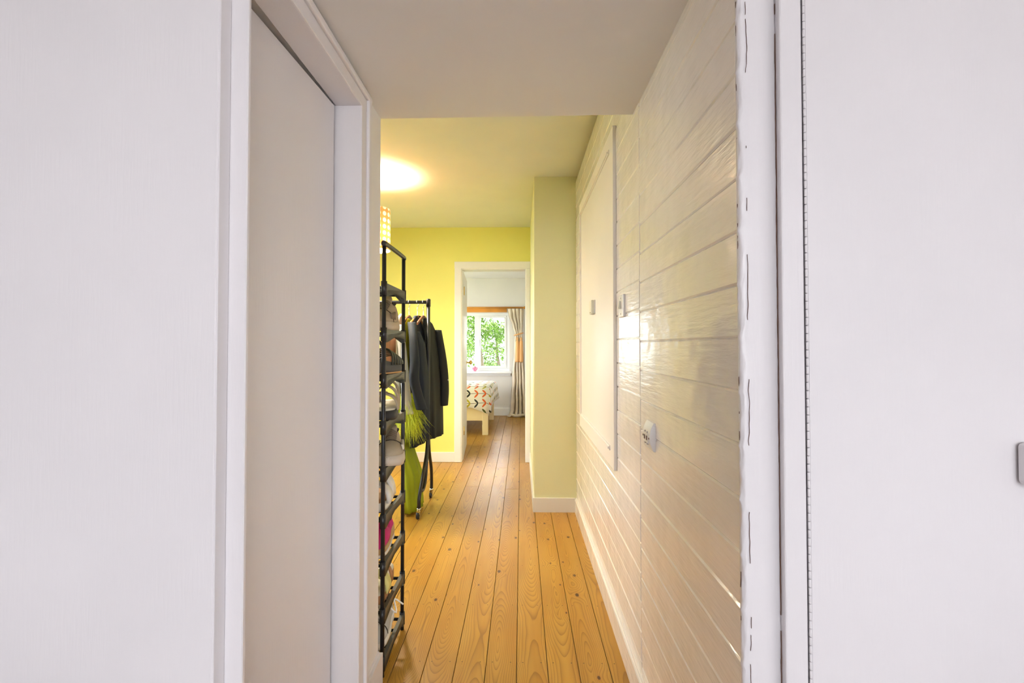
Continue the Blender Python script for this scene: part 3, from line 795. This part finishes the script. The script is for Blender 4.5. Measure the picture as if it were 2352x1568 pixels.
def sandal_strappy(o, so, edge, st, L=.26, W=.10, n=6):
    obj('sole', sole(L, W, .004, .040, heel=.022, flare=.03), so, o)
    obj('outsole', sole(L, W * 1.02, 0, .006), edge, o)
    for i in range(n):
        t = .42 + i * .085; obj('strap', strap(L, W, t, .017, .062 - i * .006, .034, lean=.035 - .006 * i), st, o)
    obj('ankle_strap', strap(L, W, .20, .018, .085, .05, lean=-.02), st, o)
def sandal_velcro(o, so, st, st2, foot, L=.26, W=.10):
    obj('sole', sole(L, W * 1.03, 0, .036, heel=.012, flare=.02), so, o); obj('footbed', sole(L * .97, W * .94, .03, .041, heel=.012), foot, o)
    obj('front_strap', strap(L, W, .70, .045, .056, .034, lean=-.01, thick=.006), st, o)
    obj('middle_strap', strap(L, W, .46, .038, .078, .038, lean=.005, thick=.006), st, o)
    bm = new_bm(); obox(bm, (.012, .70 * L, .098), .050, .028, .006, bev=.002); obj('strap_tab', bm, st2, o)
    bm = new_bm(); obox(bm, (.012, .46 * L, .124), .050, .026, .006, bev=.002); obj('strap_tab', bm, st2, o)
    obj('heel_strap', strap(L, W, .12, .03, .088, .036, lean=-.03, thick=.006), st, o)
def mule(o, so, st, foot, L=.25, W=.098):
    obj('sole', sole(L, W, 0, .032, heel=.016, flare=.03), so, o); obj('footbed', sole(L * .96, W * .92, .028, .036, heel=.016), foot, o)
    obj('front_strap', strap(L, W, .72, .055, .058, .026, lean=-.012, thick=.010), st, o)
    obj('rear_strap', strap(L, W, .47, .055, .078, .030, lean=.004, thick=.010), st, o)
def espadrille(o, up, mid, so, dark, L=.255, W=.094):
    obj('outsole', sole(L, W * 1.03, 0, .014), so, o); obj('rope_sole', sole(L, W * 1.01, .013, .036, heel=.022, flare=.02), mid, o)
    def tp(t):
        a = .030 + .034 * math.exp(-((t - .55) / .16) ** 2) + .030 * max(0, 1 - t / .3)
        if t > .8: a *= math.sqrt(max(.02, 1 - ((t - .8) / .215) ** 2))
        return a
    obj('upper', upper(L, W, .034, tp), up, o)
    bm = new_bm(); lathe(bm, [(0, 0), (.62, 0), (.66, .05), (0, .03)], 20)
    bm.transform(Matrix.Translation((0, .27 * L, .084)) @ Matrix.Rotation(R(6), 4, 'X') @ Matrix.Diagonal((W * .50, L * .34, .12, 1))); obj('opening_shade_insert', bm, dark, o)  # flat dark insert, painted as the shaded inside of the espadrille
def tan_sandal(o, so, st, foot, L=.25, W=.094):
    obj('sole', sole(L, W, 0, .030, heel=.020, flare=.0), so, o); obj('footbed', sole(L * .97, W * .95, .027, .034, heel=.020), foot, o)
    obj('front_strap', strap(L, W, .68, .060, .055, .026, lean=-.01, thick=.005), st, o)
    obj('buckle', strap(L, W, .42, .020, .070, .030, lean=.0, thick=.005), so, o)

TY = (RY0 + RY1) / 2
def shoe(name, label, cat, build, x, tier, rz, dy=0, group=None):
    o = empty(name, label, cat, (x, TY + dy, TIERS[tier] + (.0141 if x > -.558 else .0043)), rz, group)
    build(o); return o
def face_cam(rz=0): return math.pi + rz   # toe towards the wall end
S = []
def pair(name, la, lb, cat, build, x, tier, rz, dy, gap=.115):
    a = shoe(name, la, cat, build, x, tier, rz, dy)
    b = copy_tree(a); b['label'] = lb; b.location.x -= gap; b.location.z = TIERS[tier] + .0043
    return a, b
pair('sneaker', 'taupe sneaker on the second tier from the top of the rack', 'taupe sneaker, inner one of the pair below the empty top tier', 'shoe',
     lambda o: sneaker(o, 'taupe', 'taupe_sole', 'taupe_dark', 'opening_seam_dark', L=.25, hs=.030, hh=.090, panel='taupe_dark'), -.536, 7, math.pi, .124)
pair('strappy_sandal', 'grey foam sandal with black curved straps at the rack end', 'black strapped grey sandal, inner one of its pair', 'sandal',
     lambda o: sandal_strappy(o, 'slate_foam', 'cork', 'olive_black', L=.255), -.552, 6, -.08, -.128)
pair('buckle_sandal', 'beige strap sandal with thick black sole at the rack end', 'beige strap sandal with black sole, inner one of its pair', 'sandal',
     lambda o: sandal_velcro(o, 'black_rubber', 'beige_suede', 'taupe', 'cream_leather'), -.545, 5, math.pi + .12, .13)
pair('platform_sneaker', 'beige suede platform sneaker overhanging the rack end', 'beige suede platform sneaker, inner one of its pair', 'shoe',
     lambda o: sneaker(o, 'beige_suede', 'beige_sole', 'taupe_dark', 'opening_seam_dark', L=.248, W=.106, hs=.040, hh=.072, panel='cream_leather'), -.532, 4, math.pi + .20, .120, gap=.125)
pair('mule_slide', 'white two-strap mule slide at the rack end', 'white two-strap mule slide, inner one of its pair', 'sandal',
     lambda o: mule(o, 'white_leather', 'white_leather', 'tan_leather'), -.550, 3, math.pi, .12, gap=.126)
pair('espadrille', 'magenta espadrille with rope and white sole', 'magenta espadrille, inner one of its pair', 'shoe',
     lambda o: espadrille(o, 'magenta', 'jute', 'white_leather', 'opening_seam_dark'), -.550, 2, math.pi, .12)
pair('tan_sandal', 'tan sandal with pale yellow strap low on the rack', 'tan sandal with pale yellow strap, inner one of its pair', 'sandal',
     lambda o: tan_sandal(o, 'tan_leather', 'pale_yellow', 'cream_leather'), -.551, 1, math.pi, .12)
pair('lace_sneaker', 'silver grey sneaker with loose white laces on the lowest tier', 'silver grey sneaker, inner one of the pair on the lowest tier', 'shoe',
     lambda o: (sneaker(o, 'silver_grey', 'white_leather', 'lace_white', 'opening_seam_dark', L=.25, hs=.026, hh=.085),
                obj('loose_lace', piece_line([(.02, .16, .10), (-.035, .14, .115), (-.065, .11, .075), (-.045, .06, .10), (-.075, .04, .07)], .0035), 'lace_white', o)), -.553, 0, math.pi, .124)

# ------------------------------------------------------------------ clothes rail
GX, GY, GZ = -.684, 3.55, 1.517
rail = empty('clothes_rail', 'black tubular clothes rail on castors behind the shoe rack', 'clothes rail', (GX, GY, 0))
bm = new_bm(); tube(bm, [(.0, 0, GZ - .012), (-1.15, 0, GZ - .012)], .0125, 12); obj('top_rail', bm, 'black_metal', rail, smooth=True)
for sx in (0, -1.15):
    bm = new_bm(); tube(bm, [(sx, 0, .46), (sx, 0, GZ)], .0135, 12); obj('upright', bm, 'black_metal', rail, smooth=True)
    bm = new_bm(); lathe(bm, [(0, -.045), (.017, -.045), (.017, .006), (.013, .012), (0, .012)], 14, (sx, 0, GZ)); obj('corner_joint', bm, 'black_metal', rail)
    for sy in (-1, 1):
        path = smooth_path([(sx + .002, sy * .012, .52), (sx, sy * .05, .40), (sx - .006, sy * .16, .26), (sx - .014, sy * .225, .15), (sx - .016, sy * .232, .070)], 6)
        bm = new_bm(); tube(bm, path, .0125, 12); lg = obj('leg', bm, 'black_metal', rail, smooth=True)
        bm = new_bm(); lathe(bm, [(0, -.009), (.023, -.009), (.025, -.004), (.025, .004), (.023, .009), (0, .009)], 18, (sx - .022, sy * .236, .025), 'x'); obj('castor_wheel', bm, 'black_rubber', lg)
        bm = new_bm(); obox(bm, (sx - .018, sy * .233, .047), .026, .026, .030, bev=.004, seg=2); obj('castor_fork', bm, 'chrome', lg)
        bm = new_bm(); tube(bm, [(sx - .016, sy * .232, .058), (sx - .016, sy * .232, .074)], .0145, 12); obj('castor_collar', bm, 'chrome', lg)
    bm = new_bm(); tube(bm, smooth_path([(sx - .012, -.205, .185), (sx - .004, -.15, .175), (sx, -.085, .225), (sx, -.045, .33), (sx, -.012, .44)], 6), .011, 12); obj('brace', bm, 'black_metal', rail, smooth=True)
obj('base_bar', tube(new_bm(), [(-1.164, -.22, .16), (-1.164, .22, .16)], .010, 10), 'black_metal', rail, smooth=True)

# garments: local y = shoulder line, x = thickness, origin on the rail
def body_loft(prof, folds=6, famp=.10, seed=0, n=44):
    """prof rows: (z, half width y, half thickness x, x offset, y offset)"""
    bm = new_bm(); rings = []
    fine = []
    for a, b in zip(prof, prof[1:]):
        for k in range(5): fine.append([p + (q - p) * (k / 5) for p, q in zip(a, b)])
    fine.append(list(prof[-1])); ztop = prof[0][0]; zbot = prof[-1][0]
    for (z, w, th, ox, oy) in fine:
        g = (ztop - z) / (ztop - zbot); ring = []
        for k in range(n):
            a = 2 * math.pi * k / n; c, s = math.cos(a), math.sin(a)
            f = 1 + famp * (.25 + g) * math.sin(folds * a + 3 * noise.noise(Vector((seed, z * 2, 0)))) + .10 * noise.noise(Vector((c * 2, s * 2 + seed, z * 4)))
            ring.append((ox + th * math.copysign(abs(c) ** .9, c) * f, oy + w * math.copysign(abs(s) ** .8, s) * (1 + (f - 1) * .25), z))
        rings.append(ring)
    loft(bm, rings); return bm
def sleeve(path, rad, seed=0, flat=.8):
    pts = smooth_path(path, 7); bm = new_bm(); rings = []
    m = len(pts)
    for i, p in enumerate(pts):
        r = rad[0] + (rad[1] - rad[0]) * i / (m - 1); ring = []
        for k in range(18):
            a = 2 * math.pi * k / 18
            f = 1 + .12 * noise.noise(Vector((math.cos(a) * 1.5, math.sin(a) * 1.5 + seed, p.z * 7))) + .05 * math.sin(3 * a + p.z * 9)
            ring.append((p.x + r * flat * math.cos(a) * f, p.y + r * math.sin(a) * f, p.z))
        rings.append(ring)
    loft(bm, rings); return bm
def hanger(name, label, x, rz, mat, drop=.115, span=.20, shoulder=.055):
    h = empty(name, label, 'hanger', (GX + x, GY, GZ - .012), rz, 'hangers on the clothes rail')
    hook = [(0, -.004, -.040), (0, .016, -.026), (0, .0165, -.002), (0, .008, .0145), (0, -.008, .0145), (0, -.0165, .004), (0, -.0165, -.004)]
    bm = new_bm(); tube(bm, smooth_path([(0, 0, -drop), (0, 0, -.07)] + hook, 5), .0022, 8); obj('hook', bm, 'chrome', h, smooth=True)
    bm = new_bm(); rings = []
    for i in range(21):
        s = -1 + i / 10; y = span * s; z = -drop + .008 - shoulder * abs(s) ** 1.25; r = .011 - .002 * abs(s)
        rings.append([(-.006, y, z - r), (.006, y, z - r), (.006, y, z + r), (-.006, y, z + r)])
    loft(bm, rings); obj('arms', bm, mat, h)
    return h
# rail gear from the post inwards
hanger('coat_hanger', 'orange wooden hanger holding the navy coat', -.080, R(-10), 'hanger_orange', span=.13)
hanger('coat_hanger', 'brown wooden hanger holding the black shirt', -.036, R(-14), 'hanger_brown', span=.10)
hanger('coat_hanger', 'brown wooden hanger holding the lime dress', -.142, R(-6), 'hanger_brown', span=.13)
hanger('coat_hanger', 'dark wooden hanger holding the pale top', -.190, R(2), 'hanger_brown', span=.16)
hanger('coat_hanger', 'hanger holding the terracotta top', -.275, R(4), 'hanger_orange')

bs = empty('black_shirt', 'black shirt hanging beside the rail upright', 'shirt', (GX - .036, GY, GZ), R(-14))
obj('shirt_body', body_loft([(-.130, .03, .010, 0, .03), (-.165, .08, .013, 0, .07), (-.24, .11, .014, .0, .125), (-.42, .115, .017, .012, .168), (-.75, .115, .020, .022, .175), (-1.03, .11, .022, .024, .185)], 7, .22, 3), 'black_cloth', bs)
obj('sleeve', sleeve([(.012, .225, -.21), (.042, .245, -.40), (.060, .262, -.62), (.050, .258, -.80)], (.038, .040), 4), 'black_cloth', bs)
bm = new_bm(); lathe(bm, [(0, 0), (.006, 0), (.006, .003), (0, .003)], 10, (.088, .255, -.60), 'x'); obj('button', bm, 'chrome', bs)

nc = empty('navy_coat', 'long dark navy coat hanging on the rail in front of the black shirt', 'coat', (GX - .080, GY, GZ), R(-10))
obj('coat_body', body_loft([(-.125, .04, .014, 0, -.02), (-.165, .09, .020, 0, -.02), (-.23, .125, .023, .0, .0), (-.50, .14, .025, .0, .01), (-.80, .14, .025, .002, .015), (-1.06, .135, .024, .004, .015)], 6, .18, 8), 'navy_cloth', nc)
obj('sleeve', sleeve([(.0, -.11, -.165), (.046, -.19, -.27), (.082, -.245, -.43), (.090, -.275, -.56), (.112, -.265, -.67), (.134, -.25, -.765)], (.032, .044), 11, .85), 'navy_cloth', nc)
obj('sleeve', sleeve([(.004, .12, -.17), (.008, .165, -.30), (.010, .185, -.55), (.008, .18, -.82)], (.024, .024), 13), 'navy_cloth', nc)
obj('front_panel', body_loft([(-.23, .035, .020, .028, -.085), (-.32, .055, .034, .058, -.105), (-.60, .060, .044, .078, -.105), (-.85, .060, .046, .082, -.105), (-1.0, .055, .042, .080, -.105)], 5, .14, 27), 'navy_cloth', nc)
obj('collar', sleeve([(0, -.06, -.14), (.0, -.03, -.115), (.0, .03, -.115), (0, .06, -.14)], (.019, .019), 15), 'navy_cloth', nc)

ld = empty('lime_dress', 'long lime green dress with feather trim reaching the floor', 'dress', (GX - .142, GY, GZ), R(-6))
obj('bodice', body_loft([(-.135, .04, .012, 0, -.02), (-.19, .10, .013, 0, -.03), (-.40, .12, .014, 0, -.03), (-.75, .12, .015, .0, -.03)], 5, .12, 21), 'yellow_cloth', ld)
obj('skirt', body_loft([(-.74, .12, .015, .0, -.03), (-1.065, .13, .016, -.002, -.03), (-1.14, .13, .030, .016, -.04), (-1.25, .135, .048, .044, -.05), (-1.497, .14, .056, .050, -.05)], 9, .18, 23), 'lime_cloth', ld)
bm = new_bm(); rnd = random.Random(5)
for i in range(1300):
    a = rnd.uniform(0, 2 * math.pi); z = rnd.uniform(-.83, -.66)
    p = Vector((.030 + .062 * math.cos(a), -.20 + .055 * math.sin(a), z)); d = Vector((math.cos(a) * .5 + rnd.uniform(-.5, .5), math.sin(a) * .4 + rnd.uniform(-.5, .5) - .2, -1)).normalized()
    ln = rnd.uniform(.06, .17); pr = None; w = rnd.uniform(.0008, .0018); side = Vector((rnd.uniform(-1, 1), rnd.uniform(-.4, .4), 0)).normalized() * w
    cv = Vector((rnd.uniform(-.06, .06), rnd.uniform(-.06, .06), -.05))
    for k in range(5):
        s = k / 4; q = p + d * ln * s + cv * s * s; e = side * (1 - .7 * s)
        A, C = bm.verts.new(q - e), bm.verts.new(q + e)
        if pr: bm.faces.new((pr[0], pr[1], C, A))
        pr = (A, C)
ft = obj('feather_trim', bm, 'feather', ld); ft['kind'] = 'stuff'

pt = empty('pale_top', 'pale grey long-sleeved top with peach shoulders on the rail', 'top', (GX - .190, GY, GZ), R(2))
obj('shoulders', body_loft([(-.10, .05, .012, 0, -.01), (-.125, .11, .018, 0, -.02), (-.17, .16, .020, 0, -.02), (-.215, .17, .021, 0, -.02)], 4, .06, 31), 'peach_cloth', pt)
obj('top_body', body_loft([(-.205, .165, .020, 0, -.02), (-.45, .165, .021, -.002, -.02), (-.70, .165, .022, -.004, -.02)], 6, .14, 33), 'pale_cloth', pt)
obj('sleeve', sleeve([(.004, -.175, -.185), (.044, -.225, -.34), (.074, -.25, -.62), (.098, -.25, -.80)], (.034, .038), 35), 'pale_cloth', pt)
tt = empty('terracotta_top', 'terracotta satin top hanging deeper along the rail', 'top', (GX - .275, GY, GZ), R(4))
obj('top_body', body_loft([(-.10, .05, .020, 0, 0), (-.13, .14, .034, 0, 0), (-.19, .19, .040, 0, 0), (-.36, .18, .042, 0, 0), (-.50, .18, .042, 0, 0)], 6, .16, 41), 'terracotta_cloth', tt)
obj('sleeve', sleeve([(.0, -.18, -.18), (.004, -.22, -.30), (.004, -.23, -.46)], (.040, .042), 45), 'terracotta_cloth', tt)

# ------------------------------------------------------------------ pendant lamp
lamp = empty('pendant_lamp', 'cylindrical peach lamp shade with white dots hanging from the hall ceiling', 'lamp', (-1.055, 3.43, 2.405))
bm = new_bm(); uvl = bm.loops.layers.uv.new('UVMap'); n = 64; RR = .115; ZT, ZB = -.245, -.54
for k in range(n):
    a0, a1 = 2 * math.pi * k / n, 2 * math.pi * (k + 1) / n
    v = [bm.verts.new((RR * math.cos(a), RR * math.sin(a), z)) for a, z in ((a0, ZB), (a1, ZB), (a1, ZT), (a0, ZT))]
    f = bm.faces.new(v); f.smooth = True
    for l, uvv in zip(f.loops, ((k / n, 0), ((k + 1) / n, 0), ((k + 1) / n, 1), (k / n, 1))): l[uvl].uv = uvv
bmesh.ops.remove_doubles(bm, verts=bm.verts, dist=1e-5)
obj('lamp_shade', bm, 'shade_print', lamp)
obj('flex', tube(new_bm(), [(0, 0, 0), (0, 0, -.28)], .003, 8), 'switch_white', lamp)
bm = new_bm(); lathe(bm, [(0, 0), (.045, 0), (.042, -.02), (.012, -.03), (0, -.03)], 20); obj('ceiling_rose', bm, 'switch_white', lamp)
bm = new_bm(); lathe(bm, [(0, -.27), (.018, -.27), (.020, -.33), (0, -.33)], 16); obj('lamp_holder', bm, 'switch_white', lamp)
bm = new_bm()
for k in range(3):
    a = 2 * math.pi * k / 3; tube(bm, [(.02 * math.cos(a),   .02 * math.sin(a), -.30), (RR * math.cos(a), RR * math.sin(a), -.30)], .0018, 6)
obj('shade_carrier', bm, 'chrome', lamp)
bm = new_bm(); lathe(bm, [(0, -.33), (.014, -.335), (.029, -.37), (.024, -.395), (0, -.405)], 18); obj('bulb', bm, 'bulb_glow', lamp)
pl = bpy.data.lights.new('lamp_light', 'POINT'); pl.energy = 72; pl.color = (1, .96, .78); pl.shadow_soft_size = .095
po = bpy.data.objects.new('lamp_light', pl); COL.objects.link(po); po.parent = lamp; po.location = (0, 0, -.44)

# ------------------------------------------------------------------ outdoors
struct('ground_garden', B(-25, 25, 8.45, 45, -.6, -.35), 'lawn', 'sunlit lawn outside the bedroom window', 'lawn')
struct('ground_patio', B(-12, 12, -22, -3.35, -.6, -.12), 'paving', 'pale patio behind the room before the hallway', 'paving')
struct('ground_side', B(-30, -3.6, -3.3, 8.44, -.6, -.35), 'lawn', 'lawn outside the hall window', 'lawn')
def tree(name, label, x, y, h, cr, n, seed):
    t = empty(name, label, 'tree', (x, y, -.36), 0, 'garden trees outside the window'); rnd = random.Random(seed)
    bm = new_bm(); tube(bm, smooth_path([(0, 0, 0), (.05, .02, h * .3), (-.04, 0, h * .6), (.02, 0, h * .9)], 4), [.09 - .0055 * k for k in range(13)], 8); obj('trunk', bm, 'bark', t, smooth=True)
    bm = new_bm()
    cl = [(Vector((rnd.gauss(0, cr * .45), rnd.gauss(0, cr * .4), h * .55 + rnd.uniform(-.5, .5) * h * .85)), rnd.uniform(.2, .5) * cr * .8) for _ in range(26)]
    for i in range(n):
        c0, r0 = rnd.choice(cl); d = Vector((rnd.gauss(0, 1), rnd.gauss(0, 1), rnd.gauss(0, 1))).normalized() * r0 * rnd.random() ** .4
        p = c0 + d; 
        if p.z < .1: continue
        s = rnd.uniform(.03, .065); m = Matrix.Rotation(rnd.uniform(0, 6.3), 3, 'Z') @ Matrix.Rotation(rnd.uniform(-1, 1), 3, 'X')
        q = [bm.verts.new(p + m @ Vector(v)) for v in ((0, -s, 0), (s * .45, 0, s * .12), (0, s, 0), (-s * .45, 0, s * .12))]; bm.faces.new(q)
    f = obj('foliage', bm, 'leaf_green', t); f['kind'] = 'stuff'
tree('garden_tree', 'leafy green tree outside the right window pane', -.95, 11.2, 2.9, 1.1, 7000, 3)
tree('garden_tree', 'loose green tree behind the window mullion', -2.7, 20, 5.6, 1.3, 7000, 8)
tree('garden_tree', 'low green shrub tree close under the window', -.75, 15.6, 2.4, .9, 6000, 15)
